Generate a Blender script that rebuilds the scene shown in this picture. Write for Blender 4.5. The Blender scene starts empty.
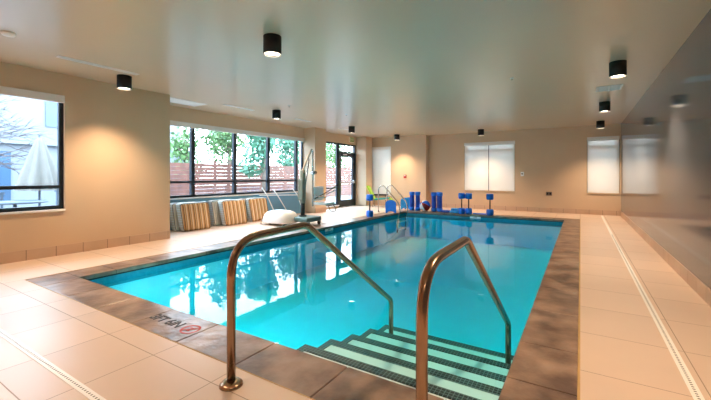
import bpy, bmesh, math, random
from mathutils import Vector, Matrix
random.seed(7)
C = bpy.context.scene.collection
PI = math.pi

# ------------------------------------------------------------------ materials
def nt(name):
    m = bpy.data.materials.new(name); m.use_nodes = True
    n = m.node_tree.nodes; n.clear()
    out = n.new('ShaderNodeOutputMaterial')
    return m, m.node_tree, out

def mat(name, col, rough=0.5, metal=0.0, spec=0.5, noise=0.0, nscale=6.0, col2=None, bump=0.0, bscale=30.0, coat=0.0, alpha=None):
    m, t, out = nt(name)
    b = t.nodes.new('ShaderNodeBsdfPrincipled')
    b.inputs['Roughness'].default_value = rough
    b.inputs['Metallic'].default_value = metal
    b.inputs['Specular IOR Level'].default_value = spec
    b.inputs['Coat Weight'].default_value = coat
    t.links.new(b.outputs[0], out.inputs[0])
    tc = t.nodes.new('ShaderNodeTexCoord')
    c2 = col2 or tuple(max(0, c * (1 - noise)) for c in col)
    nz = t.nodes.new('ShaderNodeTexNoise'); nz.inputs['Scale'].default_value = nscale; nz.inputs['Detail'].default_value = 5
    t.links.new(tc.outputs['Object'], nz.inputs['Vector'])
    rp = t.nodes.new('ShaderNodeValToRGB')
    rp.color_ramp.elements[0].position = .35; rp.color_ramp.elements[1].position = .68
    rp.color_ramp.elements[0].color = (*c2, 1); rp.color_ramp.elements[1].color = (*col, 1)
    t.links.new(nz.outputs['Fac'], rp.inputs[0]); t.links.new(rp.outputs[0], b.inputs['Base Color'])
    if bump:
        n2 = t.nodes.new('ShaderNodeTexNoise'); n2.inputs['Scale'].default_value = bscale; n2.inputs['Detail'].default_value = 4
        t.links.new(tc.outputs['Object'], n2.inputs['Vector'])
        bp = t.nodes.new('ShaderNodeBump'); bp.inputs['Strength'].default_value = bump; bp.inputs['Distance'].default_value = .01
        t.links.new(n2.outputs['Fac'], bp.inputs['Height']); t.links.new(bp.outputs[0], b.inputs['Normal'])
    return m

def emis(name, col, s):
    m, t, out = nt(name)
    e = t.nodes.new('ShaderNodeEmission'); e.inputs[0].default_value = (*col, 1); e.inputs[1].default_value = s
    t.links.new(e.outputs[0], out.inputs[0]); return m

def math_node(t, op, a, b=None):
    n = t.nodes.new('ShaderNodeMath'); n.operation = op
    for i, v in enumerate((a, b)):
        if v is None: continue
        if isinstance(v, (int, float)): n.inputs[i].default_value = v
        else: t.links.new(v, n.inputs[i])
    return n.outputs[0]

def tile_mat(name, col, grout, sx, sy, ox, oy, gw=.006, rough=.35, var=.06):
    """rectangular tiles in object x / y with thin grout and tile-to-tile variation"""
    m, t, out = nt(name)
    b = t.nodes.new('ShaderNodeBsdfPrincipled'); b.inputs['Specular IOR Level'].default_value = .45
    t.links.new(b.outputs[0], out.inputs[0])
    tc = t.nodes.new('ShaderNodeTexCoord'); sp = t.nodes.new('ShaderNodeSeparateXYZ')
    t.links.new(tc.outputs['Object'], sp.inputs[0])
    def cell(o, off, s):
        u = math_node(t, 'DIVIDE', math_node(t, 'SUBTRACT', o, off), s)
        fl = math_node(t, 'FLOOR', u); fr = math_node(t, 'SUBTRACT', u, fl)
        d = math_node(t, 'MINIMUM', fr, math_node(t, 'SUBTRACT', 1.0, fr))
        return fl, math_node(t, 'MULTIPLY', d, s)
    fx, dx = cell(sp.outputs[0], ox, sx); fy, dy = cell(sp.outputs[1], oy, sy)
    d = math_node(t, 'MINIMUM', dx, dy)
    g = math_node(t, 'LESS_THAN', d, gw / 2)
    cb = t.nodes.new('ShaderNodeCombineXYZ'); t.links.new(fx, cb.inputs[0]); t.links.new(fy, cb.inputs[1])
    wn = t.nodes.new('ShaderNodeTexWhiteNoise'); t.links.new(cb.outputs[0], wn.inputs[0])
    nz = t.nodes.new('ShaderNodeTexNoise'); nz.inputs['Scale'].default_value = 2.2; nz.inputs['Detail'].default_value = 6
    t.links.new(tc.outputs['Object'], nz.inputs['Vector'])
    s = math_node(t, 'ADD', math_node(t, 'MULTIPLY', wn.outputs[0], .6), math_node(t, 'MULTIPLY', nz.outputs['Fac'], .8))
    rp = t.nodes.new('ShaderNodeValToRGB')
    rp.color_ramp.elements[0].color = (*[c * (1 - var * 1.6) for c in col], 1); rp.color_ramp.elements[1].color = (*[min(1, c * (1 + var)) for c in col], 1)
    t.links.new(s, rp.inputs[0])
    mx = t.nodes.new('ShaderNodeMix'); mx.data_type = 'RGBA'
    t.links.new(g, mx.inputs[0]); t.links.new(rp.outputs[0], mx.inputs[6]); mx.inputs[7].default_value = (*grout, 1)
    t.links.new(mx.outputs[2], b.inputs['Base Color'])
    t.links.new(math_node(t, 'ADD', math_node(t, 'MULTIPLY', g, .4), rough), b.inputs['Roughness'])
    bp = t.nodes.new('ShaderNodeBump'); bp.inputs['Strength'].default_value = .25; bp.inputs['Distance'].default_value = .004
    t.links.new(math_node(t, 'SUBTRACT', 1.0, g), bp.inputs['Height']); t.links.new(bp.outputs[0], b.inputs['Normal'])
    return m

def stripe_mat(name, cols, axis, period, rough=.8):
    """woven stripes across an object axis; cols = [(pos, colour)...]"""
    m, t, out = nt(name)
    b = t.nodes.new('ShaderNodeBsdfPrincipled'); b.inputs['Roughness'].default_value = rough; b.inputs['Specular IOR Level'].default_value = .2
    t.links.new(b.outputs[0], out.inputs[0])
    tc = t.nodes.new('ShaderNodeTexCoord'); sp = t.nodes.new('ShaderNodeSeparateXYZ')
    t.links.new(tc.outputs['Object'], sp.inputs[0])
    u = math_node(t, 'DIVIDE', sp.outputs[axis], period)
    fr = math_node(t, 'SUBTRACT', u, math_node(t, 'FLOOR', u))
    rp = t.nodes.new('ShaderNodeValToRGB'); rp.color_ramp.interpolation = 'CONSTANT'
    e = rp.color_ramp.elements
    e[0].position = cols[0][0]; e[0].color = (*cols[0][1], 1); e[1].position = cols[1][0]; e[1].color = (*cols[1][1], 1)
    for p, c in cols[2:]:
        k = e.new(p); k.color = (*c, 1)
    t.links.new(fr, rp.inputs[0]); t.links.new(rp.outputs[0], b.inputs['Base Color'])
    return m

def schlick(t, normal=None, f0=.02, gain=1.0):
    lw = t.nodes.new('ShaderNodeLayerWeight'); lw.inputs['Blend'].default_value = .5
    if normal is not None: t.links.new(normal, lw.inputs['Normal'])
    p = math_node(t, 'POWER', lw.outputs['Facing'], 5.0)
    return math_node(t, 'ADD', math_node(t, 'MULTIPLY', p, gain * (1 - f0)), f0)

def glass_mat(name, tint=(.97, .985, .98), f0=.04):
    m, t, out = nt(name)
    tr = t.nodes.new('ShaderNodeBsdfTransparent'); tr.inputs[0].default_value = (*tint, 1)
    gl = t.nodes.new('ShaderNodeBsdfGlossy'); gl.inputs['Roughness'].default_value = .02
    mx = t.nodes.new('ShaderNodeMixShader'); t.links.new(schlick(t, f0=f0), mx.inputs[0])
    t.links.new(tr.outputs[0], mx.inputs[1]); t.links.new(gl.outputs[0], mx.inputs[2]); t.links.new(mx.outputs[0], out.inputs[0])
    return m

def water_mats():
    def vol(t, out):
        v = t.nodes.new('ShaderNodeVolumeAbsorption')
        v.inputs['Color'].default_value = (.0, .966, .992, 1); v.inputs['Density'].default_value = WDENS
        t.links.new(v.outputs[0], out.inputs[1])
    m, t, out = nt('pool_water')
    tc = t.nodes.new('ShaderNodeTexCoord')
    n1 = t.nodes.new('ShaderNodeTexNoise'); n1.inputs['Scale'].default_value = 2.3; n1.inputs['Detail'].default_value = 3; n1.inputs['Distortion'].default_value = .6
    t.links.new(tc.outputs['Object'], n1.inputs['Vector'])
    n2 = t.nodes.new('ShaderNodeTexNoise'); n2.inputs['Scale'].default_value = 9; n2.inputs['Detail'].default_value = 2
    t.links.new(tc.outputs['Object'], n2.inputs['Vector'])
    hgt = math_node(t, 'ADD', n1.outputs['Fac'], math_node(t, 'MULTIPLY', n2.outputs['Fac'], .12))
    bp = t.nodes.new('ShaderNodeBump'); bp.inputs['Strength'].default_value = .08; bp.inputs['Distance'].default_value = .012
    t.links.new(hgt, bp.inputs['Height'])
    tr = t.nodes.new('ShaderNodeBsdfTransparent')
    gl = t.nodes.new('ShaderNodeBsdfGlossy'); gl.inputs['Roughness'].default_value = .015
    t.links.new(bp.outputs[0], gl.inputs['Normal'])
    mx = t.nodes.new('ShaderNodeMixShader'); t.links.new(schlick(t, bp.outputs[0], .03, .52), mx.inputs[0])
    t.links.new(tr.outputs[0], mx.inputs[1]); t.links.new(gl.outputs[0], mx.inputs[2]); t.links.new(mx.outputs[0], out.inputs[0])
    vol(t, out)
    m2, t2, out2 = nt('pool_water_body')
    tr = t2.nodes.new('ShaderNodeBsdfTransparent'); t2.links.new(tr.outputs[0], out2.inputs[0]); vol(t2, out2)
    return m, m2

def shade_mat():
    m, t, out = nt('roller_shade_fabric')
    d = t.nodes.new('ShaderNodeBsdfDiffuse'); d.inputs[0].default_value = (.86, .85, .82, 1)
    tl = t.nodes.new('ShaderNodeBsdfTranslucent'); tl.inputs[0].default_value = (.85, .84, .82, 1)
    tr = t.nodes.new('ShaderNodeBsdfTransparent'); tr.inputs[0].default_value = (1, 1, 1, 1)
    a = t.nodes.new('ShaderNodeMixShader'); a.inputs[0].default_value = .10
    t.links.new(d.outputs[0], a.inputs[1]); t.links.new(tl.outputs[0], a.inputs[2])
    b = t.nodes.new('ShaderNodeMixShader'); b.inputs[0].default_value = .09
    t.links.new(a.outputs[0], b.inputs[1]); t.links.new(tr.outputs[0], b.inputs[2]); t.links.new(b.outputs[0], out.inputs[0])
    return m

WDENS = 1.1
POOL_FILLW = 44.0
LAMPW = 150.0
SKY = 10.0
M = {}
M['wall'] = mat('beige_wall_paint', (.64, .475, .325), .55, noise=.04, nscale=1.5, bump=.05, bscale=120)
M['ceiling'] = mat('ceiling_paint', (.62, .515, .395), .28, spec=.65, noise=.03, nscale=.8)
M['panel'] = mat('glossy_wall_panel', (.11, .13, .165), .10, spec=.8, noise=.08, nscale=.7)
M['accent'] = mat('blue_grey_paint', (.14, .34, .52), .5, noise=.06, nscale=2)
M['floor'] = tile_mat('deck_tile', (.64, .495, .395), (.34, .25, .19), .605, .645, -.005, 1.34, gw=.006, rough=.38)
M['base'] = tile_mat('baseboard_tile', (.62, .44, .32), (.36, .25, .18), .345, .345, .02, 1.66, gw=.008, rough=.4)
M['coping'] = mat('coping_stone', (.37, .25, .185), .32, spec=.55, col2=(.12, .075, .058), nscale=3.6, bump=.9, bscale=8)
M['grout'] = mat('dark_grout', (.10, .085, .075), .8, noise=.1)
M['sealant'] = mat('ochre_sealant', (.50, .32, .12), .6, noise=.1)
M['plaster'] = mat('step_plaster', (.84, .86, .88), .6, noise=.03, nscale=3)
M['aqua'] = mat('aqua_pool_plaster', (.30, .88, .97), .6, noise=.03, nscale=3)
M['poolwall'] = mat('pool_wall_plaster', (.28, .86, .97), .5, noise=.04, nscale=3)
M['linetile'] = mat('waterline_tile_blue', (.04, .30, .42), .2, noise=.15, nscale=20)
M['blacktile'] = tile_mat('black_mosaic_tile', (.008, .009, .011), (.19, .23, .24), .0285, .0285, 0, .005, gw=.006, rough=.3, var=.1)
M['steel'] = mat('brushed_steel', (.52, .50, .47), .25, metal=1, noise=.05)
M['bronze'] = mat('warm_brushed_steel', (.40, .265, .18), .25, metal=1, noise=.08, nscale=14)
M['blackmetal'] = mat('black_metal', (.006, .006, .007), .6, noise=.2)
M['frame'] = mat('dark_window_frame', (.018, .028, .042), .35, noise=.1)
M['white'] = mat('white_paint', (.88, .89, .90), .45, noise=.03)
M['cassette'] = mat('white_blind_cassette', (.78, .77, .76), .4, noise=.02)
M['lens'] = emis('lamp_lens', (1, .84, .66), 9)
M['glass'] = glass_mat('window_glass')
M['shade'] = shade_mat()
M['drain'] = mat('drain_white', (.86, .84, .80), .4, noise=.03)
M['hole'] = mat('drain_hole', (.12, .11, .10), .7)
M['blue'] = mat('blue_foam', (.012, .20, .85), .5, noise=.15, nscale=12)
M['dblue'] = mat('navy_foam', (.008, .07, .50), .5, noise=.2, nscale=12)
M['lblue'] = mat('sky_blue_foam', (.04, .45, .95), .45, noise=.2, nscale=12)
M['blackfoam_and_shade'] = mat('black_rubber_and_shade', (.015, .015, .018), .6)
M['red'] = mat('red_vinyl', (.40, .015, .015), .3)
M['lime'] = mat('lime_fabric', (.42, .72, .05), .6, noise=.1)
M['teal'] = mat('teal_fabric', (.02, .40, .40), .6, noise=.1)
M['liftbase'] = mat('grey_teal_enamel', (.10, .21, .23), .35, noise=.08)
M['liftcover'] = mat('white_gelcoat', (.80, .83, .86), .3, noise=.03)
M['liftgreen'] = mat('grey_green_enamel', (.17, .21, .18), .4, noise=.1)
M['beigepl'] = mat('beige_plastic', (.55, .47, .40), .4)
M['exit'] = mat('exit_green', (.22, .40, .10), .5)
M['signwhite'] = mat('sign_ivory', (.80, .76, .62), .5)
M['marktext'] = mat('marking_black', (.03, .028, .028), .6, noise=.2)
M['markred'] = mat('marking_red', (.55, .06, .035), .6, noise=.2)
tan = [(0, (.74, .60, .42)), (.26, (.50, .27, .11)), (.52, (.05, .04, .04)), (.64, (.60, .38, .18)), (.86, (.36, .19, .08))]
M['cush'] = stripe_mat('tan_striped_canvas', tan, 1, .118)
M['cushside'] = stripe_mat('pale_blue_striped_canvas', [(0, (.62, .66, .66)), (.3, (.30, .34, .36)), (.5, (.68, .66, .56)), (.72, (.22, .20, .17)), (.85, (.60, .64, .66))], 2, .052)
M['piping'] = mat('dark_piping', (.08, .07, .07), .7)
M['water'], M['waterbody'] = water_mats()
M['ground'] = mat('patio_concrete', (0.195, 0.203, 0.210), .8, noise=.1, nscale=3)
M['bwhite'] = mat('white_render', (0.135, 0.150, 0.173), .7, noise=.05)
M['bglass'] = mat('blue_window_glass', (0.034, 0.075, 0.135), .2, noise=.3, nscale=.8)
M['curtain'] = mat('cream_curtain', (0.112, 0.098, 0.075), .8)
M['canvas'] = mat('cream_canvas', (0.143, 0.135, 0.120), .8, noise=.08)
M['wood'] = mat('red_cedar', (.15, .055, .038), .7, noise=.35, nscale=4)
M['leafA'] = mat('leaf_green', (.12, .24, .08), .6, noise=.5, nscale=4)
M['leafB'] = mat('leaf_bluegreen', (.07, .22, .13), .6, noise=.5, nscale=4)
M['bark'] = mat('bark', (.20, .15, .12), .8, noise=.3, nscale=10)
M['barkpale'] = mat('pale_bark', (.09, .075, .08), .8, noise=.3, nscale=10)
M['patio'] = mat('patio_furniture_metal', (.05, .07, .10), .5)

# ------------------------------------------------------------------ mesh helpers
def box(bm, x0, x1, y0, y1, z0, z1, mi=0, bev=0.0):
    v = [bm.verts.new(p) for p in ((x0,y0,z0),(x1,y0,z0),(x1,y1,z0),(x0,y1,z0),(x0,y0,z1),(x1,y0,z1),(x1,y1,z1),(x0,y1,z1))]
    fs = [bm.faces.new([v[i] for i in q]) for q in ((3,2,1,0),(4,5,6,7),(0,1,5,4),(1,2,6,5),(2,3,7,6),(3,0,4,7))]
    for f in fs: f.material_index = mi
    if bev:
        es = list({e for f in fs for e in f.edges})
        r = bmesh.ops.bevel(bm, geom=es, offset=bev, segments=3, profile=.6, affect='EDGES')
        for f in r['faces']: f.material_index = mi
    return v

def cyl(bm, p0, p1, r0, r1=None, n=20, mi=0, cap=True):
    p0 = Vector(p0); p1 = Vector(p1); r1 = r0 if r1 is None else r1
    d = (p1 - p0).normalized()
    a = d.orthogonal().normalized(); b = d.cross(a)
    A = []; B = []
    for i in range(n):
        t = 2 * PI * i / n; o = a * math.cos(t) + b * math.sin(t)
        A.append(bm.verts.new(p0 + o * r0)); B.append(bm.verts.new(p1 + o * r1))
    for i in range(n):
        j = (i + 1) % n
        f = bm.faces.new((A[i], A[j], B[j], B[i])); f.smooth = True; f.material_index = mi
    if cap:
        f = bm.faces.new(A[::-1]); f.material_index = mi
        f = bm.faces.new(B); f.material_index = mi

def smooth_path(pts, r=.06, n=6):
    """round the corners of a polyline by radius-like distance r"""
    pts = [Vector(p) for p in pts]; out = [pts[0]]
    for i in range(1, len(pts) - 1):
        p = pts[i]; a = (pts[i-1] - p); b = (pts[i+1] - p)
        k = min(r, a.length * .49, b.length * .49)
        A = p + a.normalized() * k; B = p + b.normalized() * k
        for j in range(n + 1):
            t = j / n; out.append(A * (1-t)**2 + p * 2 * t * (1-t) + B * t * t)
    out.append(pts[-1]); return out

def tube(bm, pts, r, n=14, mi=0):
    pts = [Vector(p) for p in pts]; rings = []; ref = None
    for i, p in enumerate(pts):
        d = (pts[min(i+1, len(pts)-1)] - pts[max(i-1, 0)]).normalized()
        if ref is None: ref = d.orthogonal().normalized()
        a = (ref - d * ref.dot(d)).normalized(); ref = a; b = d.cross(a)
        rr = r[i] if isinstance(r, (list, tuple)) else r
        rings.append([bm.verts.new(p + (a * math.cos(2*PI*k/n) + b * math.sin(2*PI*k/n)) * rr) for k in range(n)])
    for A, B in zip(rings, rings[1:]):
        for k in range(n):
            j = (k+1) % n; f = bm.faces.new((A[k], A[j], B[j], B[k])); f.smooth = True; f.material_index = mi
    for q in (rings[0][::-1], rings[-1]):
        f = bm.faces.new(q); f.material_index = mi

def lathe(bm, prof, n=28, cx=0, cy=0, mi=0):
    """revolve (r, z) pairs round the vertical axis"""
    rings = []
    for r, z in prof:
        rings.append([bm.verts.new((cx + r*math.cos(2*PI*k/n), cy + r*math.sin(2*PI*k/n), z)) for k in range(n)] if r > 1e-5 else [bm.verts.new((cx, cy, z))])
    for A, B in zip(rings, rings[1:]):
        for k in range(n):
            j = (k+1) % n
            q = [A[k % len(A)], A[j % len(A)], B[j % len(B)], B[k % len(B)]]
            q2 = []
            for v in q:
                if v not in q2: q2.append(v)
            if len(q2) > 2:
                f = bm.faces.new(q2); f.smooth = True; f.material_index = mi

def obj(name, bm, mats, parent=None, label=None, loc=None):
    me = bpy.data.meshes.new(name); bmesh.ops.recalc_face_normals(bm, faces=bm.faces); bm.to_mesh(me); bm.free()
    for m in (mats if isinstance(mats, (list, tuple)) else [mats]): me.materials.append(m)
    o = bpy.data.objects.new(name, me); C.objects.link(o)
    if parent: o.parent = parent
    if loc: o.location = loc
    if label: o['label'] = label
    return o
def tag(o, label, cat, group=None, kind=None):
    o['label'] = label; o['category'] = cat
    if group: o['group'] = group
    if kind: o['kind'] = kind
    return o
def thing(name, label, cat, loc=(0,0,0), rz=0, group=None):
    o = bpy.data.objects.new(name, None); C.objects.link(o); o.location = loc; o.rotation_euler = (0,0,rz)
    o.empty_display_size = .1
    return tag(o, label, cat, group)
def struct(name, bm, m, label, cat, parent=None):
    o = obj(name, bm, m, parent)
    if not parent: tag(o, label, cat, kind='structure')
    return o
def dup(root, loc, label, rz=None):
    r = root.copy(); C.objects.link(r); r.location = loc; r['label'] = label
    if rz is not None: r.rotation_euler = (0, 0, rz)
    for ch in list(root.children):
        c = ch.copy(); C.objects.link(c); c.parent = r
        for g in ch.children:
            d = g.copy(); C.objects.link(d); d.parent = c
    return r
B = bmesh.new

# ------------------------------------------------------------------ dimensions
CH = 2.74
XL, XR, XW = -6.66, 1.02, -7.64
YF, YL, YB = 13.30, 13.0, -2.6
PX0, PX1, PY0, PY1 = -5.03, -.376, 1.905, 11.27
CX0, CX1, CY0, CY1 = -5.42, -.015, 1.53, 11.66
WZ = -.11

# ------------------------------------------------------------------ floor
bm = B()
F = -.2
for a in ((XW-.2, XR+.2, YB-.2, CY0-.006), (XW-.2, XR+.2, CY1+.006, YF+.2), (XW-.2, CX0-.006, CY0-.006, CY1+.006), (CX1+.006, XR+.2, CY0-.006, CY1+.006)):
    box(bm, *a, F, 0)
struct('floor', bm, M['floor'], 'cream square deck tiles all round the pool', 'floor')
bm = B(); box(bm, XW-.2, XR+.2, YB-.2, YF+.35, CH, CH+.15)
struct('ceiling', bm, M['ceiling'], 'smooth off-white ceiling over the pool hall', 'ceiling')

# ------------------------------------------------------------------ walls with openings
def wall(name, axis, p, t, a0, a1, holes, label, m=None, z1=CH):
    """axis 'x': plane at x=p..p+t running in y; holes = (a0,a1,z0,z1) sorted"""
    bm = B()
    def bx(u0, u1, z0, zt):
        if u1-u0 < 1e-4 or zt-z0 < 1e-4: return
        lo, hi = min(p, p+t), max(p, p+t)
        if axis == 'x': box(bm, lo, hi, u0, u1, z0, zt)
        else: box(bm, u0, u1, lo, hi, z0, zt)
    u = a0
    for h in holes:
        bx(u, h[0], 0, z1); bx(h[0], h[1], 0, h[2]); bx(h[0], h[1], h[3], z1); u = h[1]
    bx(u, a1, 0, z1)
    return struct(name, bm, m or M['wall'], label, 'wall')
WB, WT = .695, 2.415
wall('wall_left', 'x', XL, -.2, YB, 4.0, [(.3, 2.34, WB, WT)], 'beige wall on the left, holding the nearest window')
bm = B(); box(bm, XW-.2, XL-.2, 3.85, 4.0, 0, CH); struct('wall_left_return', bm, M['wall'], 'short beige return wall behind the left corner', 'wall')
wall('wall_window', 'x', XW, -.2, 4.0, YL+.1, [(4.03, 9.13, WB, WT), (9.75, 12.36, 0, WT)], 'beige wall holding the long window band and glass door')
bm = B(); box(bm, XW, XW+.012, 4.0, 9.13, .0, WB-.035)
struct('wall_accent', bm, M['accent'], 'blue-grey painted wall below the long window band', 'wall')
bm = B(); box(bm, XW, -7.2, 9.13, 9.72, 0, CH)
struct('wall_pillar', bm, M['wall'], 'beige square pillar between the long windows and glass door', 'pillar')
bm = B(); box(bm, XW, -7.2, 12.38, 12.86, 0, CH)
struct('wall_column', bm, M['wall'], 'beige square pillar just right of the glass door', 'pillar')
wall('wall_far_left', 'y', YL, .2, XW-.2, -4.95, [(-7.30, -6.42, .40, 2.36)], 'beige far wall section stepping forward at the left')
wall('wall_far', 'y', YF, .2, -4.95-.2, XR+.2, [(-3.60, -1.89, .665, 2.385), (.17, .99, .665, 2.385)], 'beige far wall with two shaded windows')
bm = B(); box(bm, -5.10, -4.95, YL+.2, YF, 0, CH); struct('wall_far_step', bm, M['wall'], 'narrow shaded step in the far wall', 'wall')
bm = B(); box(bm, XR, XR+.2, YB, YF, 0, CH); struct('wall_right', bm, M['panel'], 'glossy dark grey panelled wall on the right', 'wall')
bm = B(); box(bm, XL, XR, YB-.2, YB, 0, CH); struct('wall_back', bm, M['wall'], 'beige wall behind the viewer', 'wall')

# baseboards
def bbtile(name, axis, p, t, a0, a1, label):
    bm = B(); lo, hi = min(p, p+t), max(p, p+t)
    u = a0
    while u < a1 - .01:
        v = min(a1, u + .345)
        if axis == 'x': box(bm, lo, hi, u+.003, v-.003, 0, .15, bev=.003)
        else: box(bm, u+.003, v-.003, lo, hi, 0, .15, bev=.003)
        u = v
    if t > 0: hi -= .004
    else: lo += .004
    if axis == 'x': box(bm, lo, hi, a0, a1, 0, .145, 1)
    else: box(bm, a0, a1, lo, hi, 0, .145, 1)
    struct(name, bm, [M['baseplain'], M['grout']], label, 'baseboard')
M['baseplain'] = mat('baseboard_tile_plain', (.60, .425, .31), .4, noise=.12, nscale=2.5)
M['bg'] = M['grout']
bbtile('baseboard_left', 'x', XL, .014, YB, 4.0, 'peach tile skirting under the left window')
bbtile('baseboard_right', 'x', XR, -.014, YB, YF, 'peach tile skirting along the glossy right wall')
bbtile('baseboard_far', 'y', YF, -.014, -4.95, XR-.014, 'peach tile skirting along the far wall')
bbtile('baseboard_far_left', 'y', YL, -.014, -7.2, -4.95, 'peach tile skirting under the forward far wall section')
for i, (y0, y1) in enumerate(((9.13, 9.72), (12.38, 12.86))):
    bbtile('baseboard_pillar' if i == 0 else 'baseboard_column', 'x', -7.2, .014, y0, y1, ('peach tile skirting on the pillar left of the glass door', 'peach tile skirting on the pillar right of the glass door')[i])

# ------------------------------------------------------------------ windows
def win(n, axis, p, inward, a0, a1, z0, z1, mull, trans, label, cassette=True, fw=.055, shade=False, shade_z=None, reveal=.05):
    """p = inner wall face; inward = +1/-1 direction into the room along the axis"""
    root = thing('window_%d' % n, label, 'window'); root['kind'] = 'structure'
    q0 = p - inward * (reveal + .06); q1 = p - inward * reveal
    lo, hi = min(q0, q1), max(q0, q1)
    def bx(bm, u0, u1, za, zb, l=lo, h=hi, mi=0, bev=0):
        if axis == 'x': box(bm, l, h, u0, u1, za, zb, mi, bev)
        else: box(bm, u0, u1, l, h, za, zb, mi, bev)
    bm = B()
    bx(bm, a0, a0+fw, z0, z1); bx(bm, a1-fw, a1, z0, z1)
    bx(bm, a0+fw, a1-fw, z0, z0+fw); bx(bm, a0+fw, a1-fw, z1-fw, z1)
    obj('window_frame', bm, M['frame'], root)
    for u in mull:
        bm = B(); bx(bm, u-.045, u+.045, z0+fw, z1-fw, lo, hi+.02*inward if inward > 0 else hi, bev=.004) if not shade else bx(bm, u-.03, u+.03, z0+fw, z1-fw, bev=.004); obj('mullion', bm, M['frame'], root)
    for z in trans:
        bm = B(); bx(bm, a0+fw, a1-fw, z-.026, z+.026, (lo+hi)/2-.027, (lo+hi)/2+.027); obj('transom', bm, M['frame'], root)
    bm = B(); mid = (lo+hi)/2; bx(bm, a0+fw*.5, a1-fw*.5, z0+fw*.5, z1-fw*.5, mid-.003, mid+.003); obj('glass', bm, M['glass'], root)
    s0, s1 = p - inward*reveal, p + inward*.025
    bm = B(); bx(bm, a0, a1, z0-.03, z0, min(s0, s1), max(s0, s1), bev=.004); obj('window_sill', bm, M['cassette'] if not shade else M['wall'], root)
    if cassette:
        c0, c1 = p - inward*.045, p + inward*.02
        bm = B(); bx(bm, a0+.004, a1-.004, z1-.115, z1-.003, min(c0, c1), max(c0, c1), bev=.008); obj('blind_cassette', bm, M['cassette'], root)
    if shade:
        k = p - inward*.02
        us = sorted([a0] + list(mull) + [a1])
        for u0, u1 in zip(us, us[1:]):
            bm = B(); bx(bm, u0+.012, u1-.012, z0+.015, z1-.10, k-.0015, k+.0015)
            sh = obj('roller_shade', bm, M['shade'], root)
            bm = B(); bx(bm, u0+.012, u1-.012, z0+.004, z0+.026, k-.008, k+.008, bev=.004); obj('hem_bar', bm, M['cassette'], sh)
    return root
win(1, 'x', XL, 1, .3, 2.34, WB, WT, [1.3], [1.03], 'black-framed window in the left wall, looking on the patio')
win(2, 'x', XW, 1, 4.03, 9.13, WB, WT, [5.17, 6.38, 7.58, 8.80], [1.05], 'long black-framed window band behind the striped cushions')
win(3, 'x', XW, 1, 9.75, 11.12, .10, WT, [], [.74], 'tall sidelight window left of the glass door', cassette=False, fw=.06)
win(4, 'y', YF, -1, -3.60, -1.89, .665, 2.385, [-2.75], [2.1], 'wide shaded window in the middle of the far wall', shade=True)
win(5, 'y', YF, -1, .17, .99, .665, 2.385, [], [2.1], 'shaded window in the far right corner', shade=True)
win(6, 'y', YL, -1, -7.30, -6.42, .40, 2.36, [], [], 'narrow shaded window at the far left corner', shade=True)
bm = B(); box(bm, XW-.12, XW-.02, 9.75, 11.12, .0, .098)
struct('trim_1', bm, M['wall'], 'low beige curb under the sidelight window', 'curb')

# door
d = thing('door_1', 'black-framed glass exit door at the far left', 'door'); d['kind'] = 'structure'
xa, xb = XW-.11, XW-.04
bm = B(); box(bm, xa-.01, xb+.01, 11.122, 11.20, 0, WT); box(bm, xa-.01, xb+.01, 12.28, 12.358, 0, WT); box(bm, xa-.01, xb+.01, 11.20, 12.28, WT-.06, WT); box(bm, xa-.01, xb+.01, 11.20, 12.28, 2.05, 2.11)
obj('door_frame', bm, M['frame'], d)
bm = B(); box(bm, xa, xb, 11.205, 11.32, .01, 2.045); box(bm, xa, xb, 12.15, 12.275, .01, 2.045); box(bm, xa, xb, 11.32, 12.15, .01, .27); box(bm, xa, xb, 11.32, 12.15, 1.92, 2.045)
obj('door_leaf', bm, M['frame'], d)
bm = B(); box(bm, xa+.03, xa+.036, 11.3, 12.17, .25, 1.94); box(bm, xa+.03, xa+.036, 11.19, 12.29, 2.10, 2.36); obj('door_glass', bm, M['glass'], d)
bm = B(); box(bm, xb+.02, xb+.045, 11.26, 12.2, .93, .965, bev=.006); box(bm, xb, xb+.07, 12.12, 12.24, .90, 1.0, bev=.008); box(bm, xb, xb+.05, 11.22, 11.28, .92, .98, bev=.006); obj('push_bar', bm, M['steel'], d)
bm = B(); box(bm, xb, xb+.06, 11.35, 11.65, 1.97, 2.03, bev=.006); tube(bm, [(xb+.03, 11.62, 2.035), (xb+.09, 11.85, 2.06), (xb+.03, 12.0, 2.075)], .01, 8); obj('door_closer', bm, M['steel'], d)

# ------------------------------------------------------------------ swimming pool
pool = thing('swimming_pool', 'rectangular turquoise swimming pool with brown stone coping', 'swimming pool', (0, 0, 0))
DZ = -.85
bm = B()
box(bm, PX0-.15, PX1+.15, PY0-.15, PY1+.15, DZ-.1, DZ, 0)
e = .012
x0, x1, y0, y1 = PX0-e, PX1+e, PY0-e, PY1+e
for a in ((x0-.12, x0, y0-.12, y1+.12), (x1, x1+.12, y0-.12, y1+.12), (x0, x1, y0-.12, y0), (x0, x1, y1, y1+.12)):
    box(bm, *a, DZ, -.20, 1)
obj('basin', bm, [M['aqua'], M['poolwall']], pool)
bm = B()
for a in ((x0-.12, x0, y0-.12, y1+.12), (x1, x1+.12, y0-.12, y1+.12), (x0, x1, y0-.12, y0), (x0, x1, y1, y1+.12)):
    box(bm, *a, -.1995, -.072, 0); box(bm, *a, -.0715, -.052, 1)  # black top strip stands in for the shadow under the coping
obj('waterline_and_shade_band', bm, [M['linetile'], M['blackfoam_and_shade']], pool)
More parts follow.
